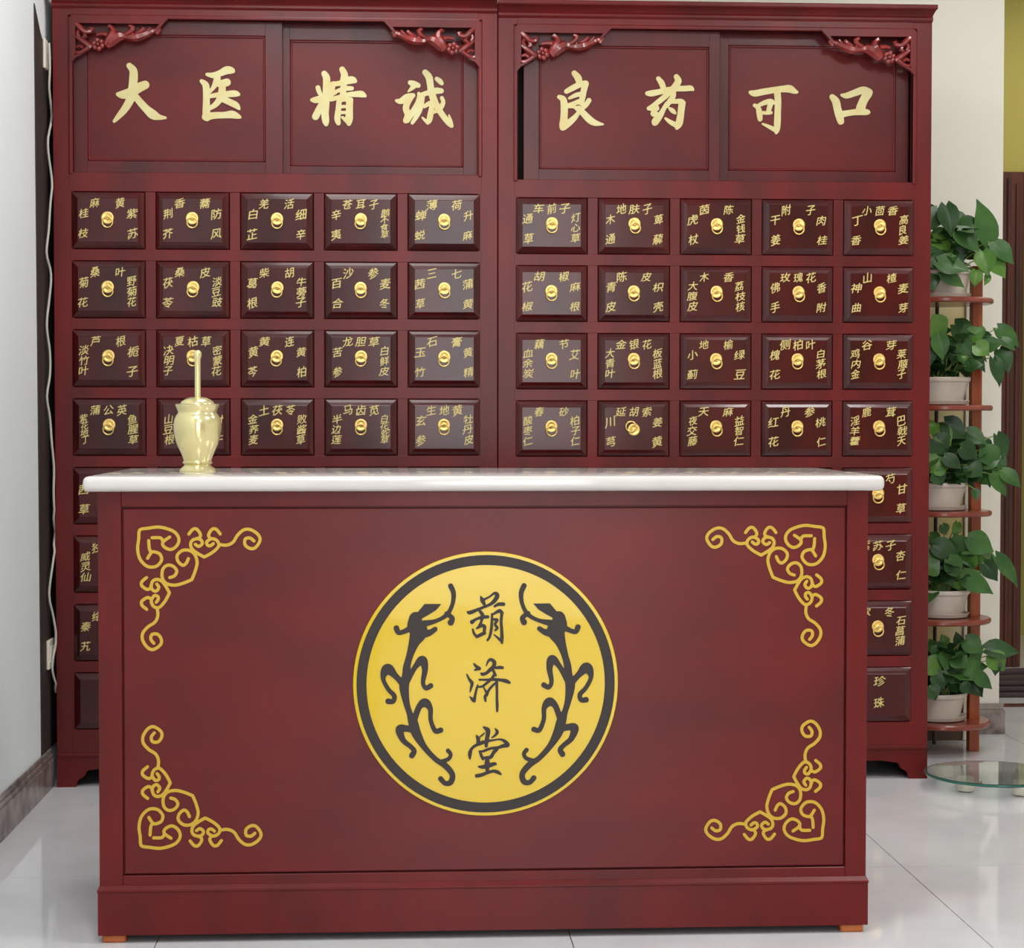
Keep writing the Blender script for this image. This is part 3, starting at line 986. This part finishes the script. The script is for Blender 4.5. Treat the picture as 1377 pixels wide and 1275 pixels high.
em = disc(RO, PY - 0.004, PY, 96, 0.001).build('emblem', M['emblem'], ct)
em['label'] = 'round yellow emblem with black ring and two black dragons'
rv, rf = [], []
ye = PY - 0.0046
for k in range(96):
    a = 2 * math.pi * k / 96
    for r in (RO * 0.974, RO * 0.899):
        rv.append((EC.x + r * math.cos(a), ye, EC.z + r * math.sin(a)))
    for r in (RO * 0.974, RO * 0.899):
        rv.append((EC.x + r * math.cos(a), ye + 0.0008, EC.z + r * math.sin(a)))
for k in range(96):
    b, b2 = 4 * k, 4 * ((k + 1) % 96)
    rf += [(b, b2, b2 + 1, b + 1), (b + 2, b + 3, b2 + 3, b2 + 2), (b, b + 2, b2 + 2, b2), (b + 1, b2 + 1, b2 + 3, b + 3)]
MB().add(rv, rf).build('black_ring', M['emblem_black'], em)
DR = [
    [(490, 195, 12), (503, 230, 11), (497, 280, 9), (472, 325, 10), (425, 352, 9), (370, 365, 15)],
    [(472, 320, 11), (497, 340, 11), (490, 360, 14)],
    [(332, 340, 28), (330, 375, 36), (345, 400, 40), (325, 450, 24), (305, 510, 16), (292, 560, 17), (290, 600, 20), (280, 650, 22), (290, 720, 15), (305, 770, 14), (320, 810, 22), (335, 860, 22), (370, 920, 14), (420, 975, 12), (465, 1005, 14), (497, 1045, 13), (490, 1080, 13), (465, 1085, 11), (445, 1065, 12)],
    [(245, 385, 13), (255, 405, 11), (280, 400, 11), (310, 385, 14)],
    [(350, 405, 28), (390, 407, 15), (420, 390, 11)],
    [(278, 640, 16), (240, 600, 14), (205, 570, 24), (185, 610, 11), (208, 660, 10), (235, 690, 11), (230, 715, 11), (208, 715, 13)],
    [(295, 620, 14), (330, 560, 12), (362, 530, 20), (374, 570, 14), (365, 630, 10), (378, 655, 11), (400, 645, 12)],
    [(325, 800, 14), (348, 740, 14), (375, 722, 20), (398, 750, 12), (400, 800, 10), (420, 848, 11), (445, 845, 12)],
    [(325, 845, 16), (290, 838, 15), (260, 843, 19), (275, 890, 13), (310, 920, 11), (325, 940, 12), (315, 960, 13)],
    [(450, 987, 10), (480, 975, 9), (490, 955, 9), (478, 938, 10)],
]
DP = [[(372, 276), (448, 276), (425, 303), (390, 325), (345, 350), (300, 345), (305, 328), (342, 312)]]
YE = PY - 0.0043
for sx in (1, -1):
    def xfd(x, y, sx=sx):
        p = W(460 + x / ES, 730 + y / ES, YE)
        return (p.x if sx == 1 else 2 * (EC.x + 0.0025) - p.x, p.z)
    ink('dragon', DR, (460, 730), ES, YE, 0.0008, M['emblem_black'], em, xf=xfd, polys=DP)
CH = [((610, 790), [
    [(520, 180, 18), (550, 250, 42), (580, 310, 32)],
    [(560, 240, 25), (680, 180, 18), (780, 110, 26), (830, 150, 42), (790, 240, 40), (700, 320, 30), (560, 380, 26), (440, 430, 30), (310, 480, 36), (265, 465, 18)],
    [(780, 360, 22), (860, 320, 32), (950, 320, 36)],
    [(350, 660, 40), (420, 610, 26), (540, 570, 33), (650, 560, 32)],
    [(500, 450, 28), (550, 530, 36), (530, 640, 26), (490, 740, 30), (440, 780, 16)],
    [(365, 800, 20), (390, 880, 26), (440, 935, 28)], [(440, 940, 30), (520, 900, 34), (590, 870, 32)],
    [(440, 780, 18), (540, 730, 32), (590, 750, 34), (580, 840, 28)],
    [(730, 510, 22), (730, 640, 26), (720, 780, 28), (690, 930, 26), (645, 1005, 22)],
    [(740, 520, 20), (820, 470, 28), (880, 450, 38), (930, 490, 28)],
    [(920, 490, 30), (905, 640, 28), (915, 800, 30), (920, 950, 34), (920, 1060, 22)], [(920, 1030, 30), (840, 960, 22), (770, 900, 12)],
    [(760, 610, 24), (830, 620, 28), (790, 700, 26), (830, 770, 28), (790, 820, 18)]]),
    ((610, 875), [
        [(385, 250, 15), (430, 300, 30), (490, 340, 34)], [(480, 345, 30), (400, 370, 16)],
        [(250, 450, 14), (300, 550, 26), (350, 620, 33), (330, 720, 22), (312, 790, 10)],
        [(310, 880, 12), (370, 940, 36)], [(390, 955, 35), (410, 850, 26), (440, 720, 22), (460, 650, 12)],
        [(620, 290, 10), (660, 200, 22), (710, 170, 30), (775, 220, 38), (760, 300, 36), (690, 370, 36), (620, 430, 30), (550, 450, 30), (520, 430, 15)],
        [(790, 330, 22), (880, 320, 32), (935, 325, 26)],
        [(740, 350, 28), (790, 450, 26), (810, 470, 18)], [(780, 450, 28), (720, 540, 28), (640, 610, 26), (550, 680, 24), (470, 690, 18)],
        [(490, 555, 18), (620, 555, 22), (760, 550, 28), (900, 560, 30), (1000, 580, 38), (1065, 610, 24)],
        [(565, 690, 12), (610, 770, 22), (635, 820, 28), (600, 880, 30), (610, 960, 20)], [(780, 630, 22), (720, 690, 24), (660, 770, 26), (630, 850, 28)],
        [(820, 600, 30), (825, 750, 26), (825, 900, 26), (830, 1050, 28), (828, 1150, 22)]]),
    ((610, 970), [
        [(575, 115, 20), (650, 170, 46), (650, 260, 40), (630, 360, 40), (620, 470, 32)],
        [(440, 280, 22), (470, 350, 38), (460, 420, 28)], [(490, 310, 15), (560, 250, 15), (590, 220, 10)], [(500, 410, 14), (560, 380, 20)],
        [(790, 140, 12), (830, 200, 32), (800, 260, 25), (730, 310, 14)],
        [(310, 710, 20), (310, 620, 38), (340, 530, 28), (420, 460, 28), (520, 430, 24), (640, 380, 26), (760, 360, 18), (880, 345, 18), (970, 380, 33), (1030, 450, 40), (940, 470, 36), (850, 500, 28), (700, 520, 26), (560, 570, 24), (490, 570, 16)],
        [(500, 580, 22), (530, 660, 30), (560, 720, 26)], [(820, 530, 38), (760, 600, 34), (710, 680, 34), (640, 690, 28), (560, 700, 24)],
        [(640, 710, 36), (640, 820, 52), (640, 920, 36), (650, 980, 30)], [(480, 865, 18), (560, 870, 38), (680, 840, 42), (780, 810, 32), (810, 825, 14)],
        [(440, 1040, 35), (540, 1020, 34), (640, 980, 30), (760, 950, 30), (840, 970, 34), (900, 1010, 18)]])]
for org, st in CH:
    ink('black_character', st, org, 14.17, YE, 0.0008, M['emblem_black'], em)

# stone worktop lying on the counter
wt = MB().box(-0.7705, 0.7745, -0.027, 0.581, ZT, 0.9, 0.011, 3).build('worktop', M['marble'], None, True)
tag(wt, 'white stone slab with rounded edges lying on the red counter', 'worktop')

# ------------------------------------------------------------------ brass mortar and pestle
mp = (-0.5867, 0.3, 0.9)
K = 0.000240
mo = thing('mortar', mp, 'pale brass mortar with domed lid standing on the white worktop', 'mortar')
prof = [(155, 1122), (158, 1112), (146, 1092), (118, 1072), (112, 1058), (128, 1046), (128, 1036), (118, 1026), (130, 990), (152, 940), (176, 890), (194, 830), (204, 770), (206, 720),
        (198, 670), (182, 635), (168, 618), (166, 606), (176, 580), (188, 552), (188, 542), (180, 538), (150, 540), (150, 600)]
MB().lathe([(r * K, (1122 - y) * K) for r, y in prof], mp, 40).build('body', M['pale_brass'], mo, True)
MB().lathe([(152 * K, 0.1378), (150 * K, 0.1405), (135 * K, 0.1455), (112 * K, 0.1495), (80 * K, 0.1530), (45 * K, 0.1545), (30 * K, 0.1546), (30 * K, 0.1500)], mp, 40).build('lid', M['pale_brass'], mo, True)
pe = MB().lathe([(32 * K, 0.012), (36 * K, 0.02), (30 * K, 0.05), (26 * K, 0.1), (25 * K, 0.2), (26 * K, 0.232), (31 * K, 0.236), (35 * K, 0.240), (35 * K, 0.245), (28 * K, 0.249), (12 * K, 0.2515)], (mp[0] + 0.001, mp[1], mp[2]), 24).build('pestle', M['pale_brass'], None, True)
tag(pe, 'pale brass pestle sticking up out of the mortar', 'pestle')

# ------------------------------------------------------------------ left wall: socket and hanging cable
so = thing('wall_socket', (WX + 0.003, 1.585, 0.34), 'small white socket plate low on the wall beside the left cabinet', 'socket')
z0, z1 = W(66, 899, 1.58).z, W(66, 860, 1.58).z
MB().box(WX + 0.003, WX + 0.011, 1.545, 1.628, z0, z1, 0.002).build('plate', M['white_plastic'], so)
MB().box(WX + 0.0109, WX + 0.013, 1.56, 1.612, z0 + 0.018, z1 - 0.018, 0.001).build('insert', M['white_plastic'], so)
cj = MB().box(WX + 0.003, WX + 0.010, 1.548, 1.59, W(61, 92, 1.56).z, W(61, 52, 1.56).z, 0.002).build('cable_clip', M['white_plastic'])
tag(cj, 'narrow cream cable clip high on the wall beside the left cabinet', 'clip')
CP = [(66, 58, 1.57), (67, 90, 1.565), (66, 118, 1.565), (68.5, 143, 1.60), (69.5, 155, 1.615), (68.5, 166, 1.60), (64.5, 186, 1.56), (65, 206, 1.56), (68.5, 232, 1.575), (70, 250, 1.575), (67.6, 274, 1.57),
      (65.5, 309, 1.56), (62.5, 340, 1.545), (67.5, 362, 1.565), (68.5, 378, 1.565), (66, 404, 1.56), (62.8, 438, 1.545), (67, 474, 1.56), (67, 505, 1.56), (63, 533, 1.545), (67, 561, 1.56), (69.5, 595, 1.565),
      (72.5, 628, 1.575), (72, 660, 1.575), (73, 685, 1.58), (76, 706, 1.60), (78, 716, 1.615), (76, 726, 1.60), (70.5, 761, 1.57), (66, 800, 1.555), (71, 826, 1.57), (75, 850, 1.578), (75, 865, 1.578), (71, 887, 1.565), (70.5, 903, 1.565),
      (75, 919, 1.585), (80, 931, 1.61)]
pts = []
q = catmull([(p[0] * 3, p[1], p[2]) for p in CP], 8)
for (a, b, y) in q:
    p = W(a / 3, b, y)
    p.x = max(p.x, WX + 0.007)
    if y > 1.588:
        p.x = min(p.x, -1.1125)
    pts.append((p, 0.0032))
ca = MB().tube(pts, 8).build('power_cable', M['cable'], None, True)
tag(ca, 'wavy pale grey cable hanging down between wall and left cabinet', 'cable')

# ------------------------------------------------------------------ plant stand
SX, SY, SR = 1.466, 2.03, 0.149
SZ = [1.370, 1.050, 0.734, 0.411, 0.100]
st = thing('plant_stand', (SX, SY, 0), 'tall reddish wooden plant stand with round shelves beside the right cabinet', 'plant stand')
MB().box(1.552, 1.584, SY - 0.016, SY + 0.016, 0, SZ[0] + 0.10, 0.002).build('post', M['stand'], st)
MB().box(1.322, 1.350, SY - 0.016, SY + 0.016, 0, SZ[0] + 0.10, 0.002).build('post', M['stand'], st)
MB().tube([(Vector((1.484, SY + 0.125, 0)), 0.006), (Vector((1.484, SY + 0.125, SZ[0] + 0.02)), 0.006)], 8).build('rod', M['rod'], st)
shelf_me = None
for z in SZ:
    if shelf_me is None:
        mb = MB().lathe([(SR - 0.004, -0.016), (SR, -0.012), (SR, -0.004), (SR - 0.004, 0.0)], (0, 0, 0), 40)
        shelf_me = mk_mesh('shelf', mb.v, mb.f, M['shelf'], True)
        smooth_angle(shelf_me)
    link('shelf', shelf_me, st, Vector((SX, SY, z)))

# olive display board leaning behind the stand
bo = thing('display_board', (1.42, 2.24, 0), 'olive board with white edge leaning on the wall behind the plant stand', 'board')
bx1 = W(1296.5, 700, 2.22).x
bx2 = W(1301.5, 700, 2.22).x
MB().box(1.20, bx1, 2.225, 2.24, 0.17, 1.44, 0.001).build('face', M['board'], bo)
MB().box(1.20, bx1, 2.222, 2.24, 0.0, 0.17, 0.001).build('base', M['board_base'], bo)
MB().box(bx1, bx2, 2.215, 2.245, 0.0, 1.45, 0.002).build('frame_edge', M['white_plastic'], bo)
MB().box(1.20, bx1, 2.215, 2.245, 1.44, 1.45, 0.002).build('frame_edge', M['white_plastic'], bo)


# ------------------------------------------------------------------ potted pothos plants
def leaf_mesh(k, m):
    rnd = random.Random(k)
    nu, nv = 4, 7
    fold = rnd.uniform(0.10, 0.22)
    arch = rnd.uniform(0.12, 0.35)
    twist = rnd.uniform(-0.25, 0.25)
    prof = [0.34, 0.88, 1.04, 1.0, 0.84, 0.58, 0.27, 0.02]
    v, f = [], []
    for j in range(nv + 1):
        t = j / nv
        w = 0.5 * prof[j]
        for i in range(-nu, nu + 1):
            s = i / nu
            x = s * w
            y = t - (0.14 * abs(s) if j == 0 else (0.05 * abs(s) if j == 1 else 0))
            z = fold * abs(x) - arch * (t - 0.35) ** 2 + twist * x * (t - 0.3)
            z += 0.02 * math.sin(9 * t + k) * abs(s)
            v.append((x, y, z))
    c = 2 * nu + 1
    for j in range(nv):
        for i in range(2 * nu):
            f.append((j * c + i, j * c + i + 1, (j + 1) * c + i + 1, (j + 1) * c + i))
    me = mk_mesh('leaf', v, f, m, True)
    return me


LEAVES = [leaf_mesh(k, LEAF[k % 3]) for k in range(9)]


def add_leaf(root, base, tip, width, nrm, tone):
    al = tip - base
    L = al.length
    y = al / L
    n = (nrm - y * nrm.dot(y))
    n = n.normalized() if n.length > 1e-5 else Vector((0, -1, 0))
    x = y.cross(n)
    me = LEAVES[random.choice([k for k in range(9) if k % 3 == tone])]
    o = bpy.data.objects.new('leaf', me)
    col.objects.link(o)
    o.parent = root
    loc = base - WL[root.name]
    zs = (L + width) / 2
    o.matrix_local = Matrix(((x.x * width, y.x * L, n.x * zs, loc.x), (x.y * width, y.y * L, n.y * zs, loc.y), (x.z * width, y.z * L, n.z * zs, loc.z), (0, 0, 0, 1)))


pot_prof = [(0.058, 0.0), (0.066, 0.003), (0.074, 0.035), (0.081, 0.060), (0.083, 0.064), (0.087, 0.066), (0.089, 0.074), (0.087, 0.078), (0.081, 0.078), (0.077, 0.066)]
sau_prof = [(0.060, 0.0), (0.080, 0.003), (0.086, 0.014), (0.084, 0.015), (0.076, 0.006)]
mbp = MB().lathe(pot_prof, (0, 0, 0), 36)
pot_me = mk_mesh('pot', mbp.v, mbp.f, M['pot'], True)
mbs = MB().lathe(sau_prof, (0, 0, 0), 36)
sau_me = mk_mesh('saucer', mbs.v, mbs.f, M['pot'], True)
mbo = MB().lathe([(0.0775, 0.058), (0.077, 0.066), (0.05, 0.070), (0.001, 0.072)], (0, 0, 0), 24)
soil_me = mk_mesh('soil', mbo.v, mbo.f, M['soil'], True)
for me_ in (pot_me, sau_me, soil_me):
    smooth_angle(me_)

# the leaves that draw each silhouette: base px, tip px, width px, forward offset
PL = [
    [(1330, 326, 1315, 267, 30, .05), (1336, 326, 1364, 355, 22, .05), (1330, 350, 1355, 372, 26, .06), (1322, 338, 1329, 370, 24, .08), (1329, 369, 1324, 384, 9, .07), (1313, 364, 1311, 386, 15, .09),
     (1287, 310, 1318, 338, 30, .09), (1262, 352, 1304, 364, 26, .11), (1266, 366, 1298, 386, 17, .12), (1272, 276, 1280, 318, 24, .10), (1262, 282, 1246, 312, 24, .08), (1282, 296, 1308, 300, 24, .04), (1246, 350, 1274, 340, 26, .10),
     (1300, 330, 1326, 345, 26, .02), (1255, 320, 1280, 335, 26, .07), (1240, 290, 1266, 282, 26, .03), (1248, 372, 1258, 390, 22, .09)],
    [(1342, 441, 1372, 466, 20, .05), (1348, 456, 1366, 471, 14, .06), (1344, 470, 1358, 501, 22, .06), (1336, 482, 1346, 520, 19, .08), (1320, 465, 1350, 461, 20, .06), (1312, 464, 1331, 477, 22, .09), (1284, 436, 1307, 462, 36, .07),
     (1252, 430, 1272, 458, 30, .09), (1298, 493, 1322, 489, 18, .10), (1319, 440, 1322, 456, 9, .06), (1322, 451, 1334, 450, 10, .05), (1262, 450, 1268, 485, 20, .11), (1280, 455, 1284, 492, 20, .08), (1295, 460, 1300, 490, 22, .08), (1308, 480, 1326, 500, 16, .09), (1246, 460, 1252, 492, 22, .08)],
    [(1270, 567, 1300, 590, 25, .07), (1246, 578, 1264, 570, 20, .08), (1292, 602, 1316, 613, 22, .11), (1252, 630, 1278, 621, 24, .11), (1270, 614, 1294, 630, 17, .12), (1300, 580, 1327, 597, 20, .06), (1341, 585, 1353, 618, 22, .05), (1324, 603, 1343, 628, 26, .07),
     (1348, 633, 1373, 655, 20, .06), (1334, 638, 1355, 668, 17, .07), (1311, 658, 1313, 674, 11, .09), (1318, 590, 1330, 612, 22, .03), (1280, 590, 1300, 612, 26, .05), (1256, 590, 1276, 610, 28, .08), (1300, 625, 1322, 640, 26, .08), (1248, 612, 1256, 640, 22, .09), (1258, 636, 1268, 653, 20, .12), (1336, 606, 1352, 640, 18, .04)],
    [(1267, 706, 1273, 720, 14, .06), (1288, 703, 1283, 724, 12, .05), (1303, 724, 1337, 742, 28, .07), (1340, 748, 1372, 789, 23, .05), (1323, 757, 1342, 782, 19, .07), (1293, 774, 1338, 798, 24, .10), (1276, 752, 1293, 778, 26, .11), (1255, 733, 1290, 746, 24, .08),
     (1246, 767, 1264, 754, 24, .10), (1298, 757, 1314, 743, 22, .06), (1310, 745, 1345, 758, 20, .04), (1250, 720, 1266, 735, 20, .05), (1270, 770, 1282, 788, 18, .09), (1300, 740, 1308, 765, 22, .05), (1246, 742, 1258, 765, 24, .07)],
    [(1326, 873, 1372, 876, 24, .05), (1332, 881, 1352, 902, 24, .06), (1310, 906, 1336, 927, 17, .08), (1298, 860, 1322, 878, 24, .07), (1250, 923, 1259, 942, 20, .12), (1258, 868, 1272, 887, 20, .08), (1289, 868, 1286, 849, 13, .05), (1340, 888, 1338, 909, 13, .06),
     (1294, 920, 1305, 933, 14, .11), (1272, 903, 1292, 917, 24, .11), (1282, 884, 1302, 897, 26, .10), (1246, 890, 1268, 905, 26, .10), (1304, 884, 1320, 900, 24, .07), (1248, 862, 1256, 880, 18, .06), (1272, 866, 1266, 853, 12, .05), (1290, 900, 1312, 915, 22, .09), (1260, 905, 1270, 926, 22, .11), (1276, 880, 1270, 902, 24, .09)],
]
WORDS = ['topmost plant on the wooden stand', 'second plant from the top of the stand', 'middle plant of the five on the stand', 'second plant from the bottom of the stand', 'lowest plant on the wooden stand']
FILL = [(1254, 1322, 292, 366), (1256, 1316, 446, 498), (1256, 1332, 584, 648), (1256, 1316, 732, 784), (1256, 1312, 872, 922)]
PX = [1.462, 1.458, 1.452, 1.462, 1.455]
for k, z in enumerate(SZ):
    root = thing('potted_pothos', (PX[k], SY - 0.012, z), 'leafy green pothos in a white pot, ' + WORDS[k], 'potted plant', 'pothos plants on the wooden stand')
    base = Vector((PX[k], SY - 0.012, z))
    link('saucer', sau_me, root, base)
    link('pot', pot_me, root, base + Vector((0, 0, 0.0062)))
    link('soil', soil_me, root, base + Vector((0, 0, 0.0062)))
    crown = base + Vector((0, 0, 0.075))
    rnd = random.Random(40 + k)
    ends = []
    for (bx, by, tx, ty, w, off) in PL[k]:
        Yb = SY - off
        b3 = W(bx, by, Yb)
        t3 = W(tx, ty, Yb - rnd.uniform(-0.005, 0.03))
        nrm = Vector((rnd.uniform(-0.35, 0.35), -1.0, rnd.uniform(0.15, 0.8)))
        add_leaf(root, b3, t3, w / 446.0 * 1.2, nrm, rnd.choice([0, 0, 1, 1, 2]))
        ends.append(b3)
    bx0, bx1, by0, by1 = FILL[k]
    for i in range(18):           # leaves filling the front of the crown
        cx_, cy_ = rnd.uniform(bx0, bx1), rnd.uniform(by0, by1)
        a = rnd.uniform(-0.6, 1.5)
        ln = rnd.uniform(24, 34)
        Yb = SY - rnd.uniform(0.0, 0.07)
        b3 = W(cx_ - 0.4 * ln * math.cos(a), cy_ - 0.4 * ln * math.sin(a), Yb)
        t3 = W(cx_ + 0.6 * ln * math.cos(a), cy_ + 0.6 * ln * math.sin(a), Yb - rnd.uniform(0, 0.03))
        nrm = Vector((rnd.uniform(-0.6, 0.6), -1.0, rnd.uniform(0.0, 1.0)))
        add_leaf(root, b3, t3, ln / 446.0 * rnd.uniform(0.75, 0.95), nrm, rnd.choice([0, 0, 0, 1, 1, 2]))
    for i in range(40):           # inner and rear leaves
        a = rnd.uniform(0, 2 * math.pi)
        rr = rnd.uniform(0.01, 0.085)
        hh = rnd.uniform(0.01, 0.13) * (0.8 if k == 3 else 1.0)
        b3 = crown + Vector((rr * math.cos(a), rr * math.sin(a), hh))
        d = Vector((math.cos(a), math.sin(a), rnd.uniform(-0.7, 0.5))).normalized()
        ln = rnd.uniform(0.05, 0.078)
        if b3.x + d.x * ln < 1.335:
            d.x = abs(d.x) * 0.3
        if b3.x < 1.33:
            b3.x = 1.34
        t3 = b3 + d * ln
        if t3.y > 2.2:
            t3.y = 2.19
        if b3.y > 2.17:
            b3.y = 2.15
        nrm = Vector((d.x * 0.4 + rnd.uniform(-.3, .3), -0.6, 0.8))
        add_leaf(root, b3, t3, ln * rnd.uniform(0.62, 0.85), nrm, rnd.choice([0, 0, 0, 1]))
        if i % 3 == 0:
            ends.append(b3)
    for e in ends:                # leaf stalks
        s0 = crown + Vector((rnd.uniform(-.03, .03), rnd.uniform(-.03, .03), -0.006))
        mid = (s0 + e) / 2 + Vector((0, 0, 0.02 + 0.15 * (e - s0).length))
        pp = []
        for i in range(7):
            t = i / 6
            pp.append((s0 * (1 - t) ** 2 + mid * 2 * t * (1 - t) + e * t * t, 0.0018))
        MB().tube(pp, 5).build('stem', M['stem'], root, True, fix=False)

# ------------------------------------------------------------------ round glass on the floor
gc = Vector((1.452, 1.45, 0))
gl = thing('glass_turntable', gc, 'round clear glass plate on small white feet on the floor', 'glass plate')
GR = 0.182
gd = MB().lathe([(GR - 0.0015, 0.034), (GR, 0.0355), (GR, 0.0405), (GR - 0.0015, 0.042)], gc, 72).build('glass_plate', M['glass'], gl)
ge = []
for k in range(73):
    a = 2 * math.pi * k / 72
    ge.append((Vector((gc.x + (GR + 0.0008) * math.cos(a), gc.y + (GR + 0.0008) * math.sin(a), 0.038)), 0.0034))
MB().tube(ge, 6).build('glass_rim', M['glass_edge'], gl, True)
for (fx, fy) in ((1.352, 1.575), (1.492, 1.335), (1.56, 1.52), (1.36, 1.40)):
    MB().lathe([(0.012, 0.0), (0.022, 0.004), (0.024, 0.012), (0.022, 0.0335)], (fx, fy, 0), 24).build('foot', M['white_plastic'], gl, True)

# ------------------------------------------------------------------ things in the far room
fm = MB()
for i, (z, w, dd) in enumerate(((0.0, 0.46, 0.30), (0.020, 0.43, 0.27), (0.040, 0.40, 0.24))):
    fm.box(1.86, 1.86 + w, 3.12 + i * 0.012, 3.12 + i * 0.012 + dd, z, z + 0.0185, 0.008, 2)
fm.tube([(Vector((1.87 + 0.40 * t, 3.12 + 0.05 * math.sin(3 * t), 0.072 + 0.018 * math.sin(math.pi * t))), 0.012) for t in [i / 10 for i in range(11)]], 8)
tag(fm.build('folded_mat', M['mat_cloth'], None, True), 'pile of dark folded cloth on the floor beyond the wall end', 'cloth')

# the plants, pots and shelves were placed; nothing else is needed
bpy.context.view_layer.update()
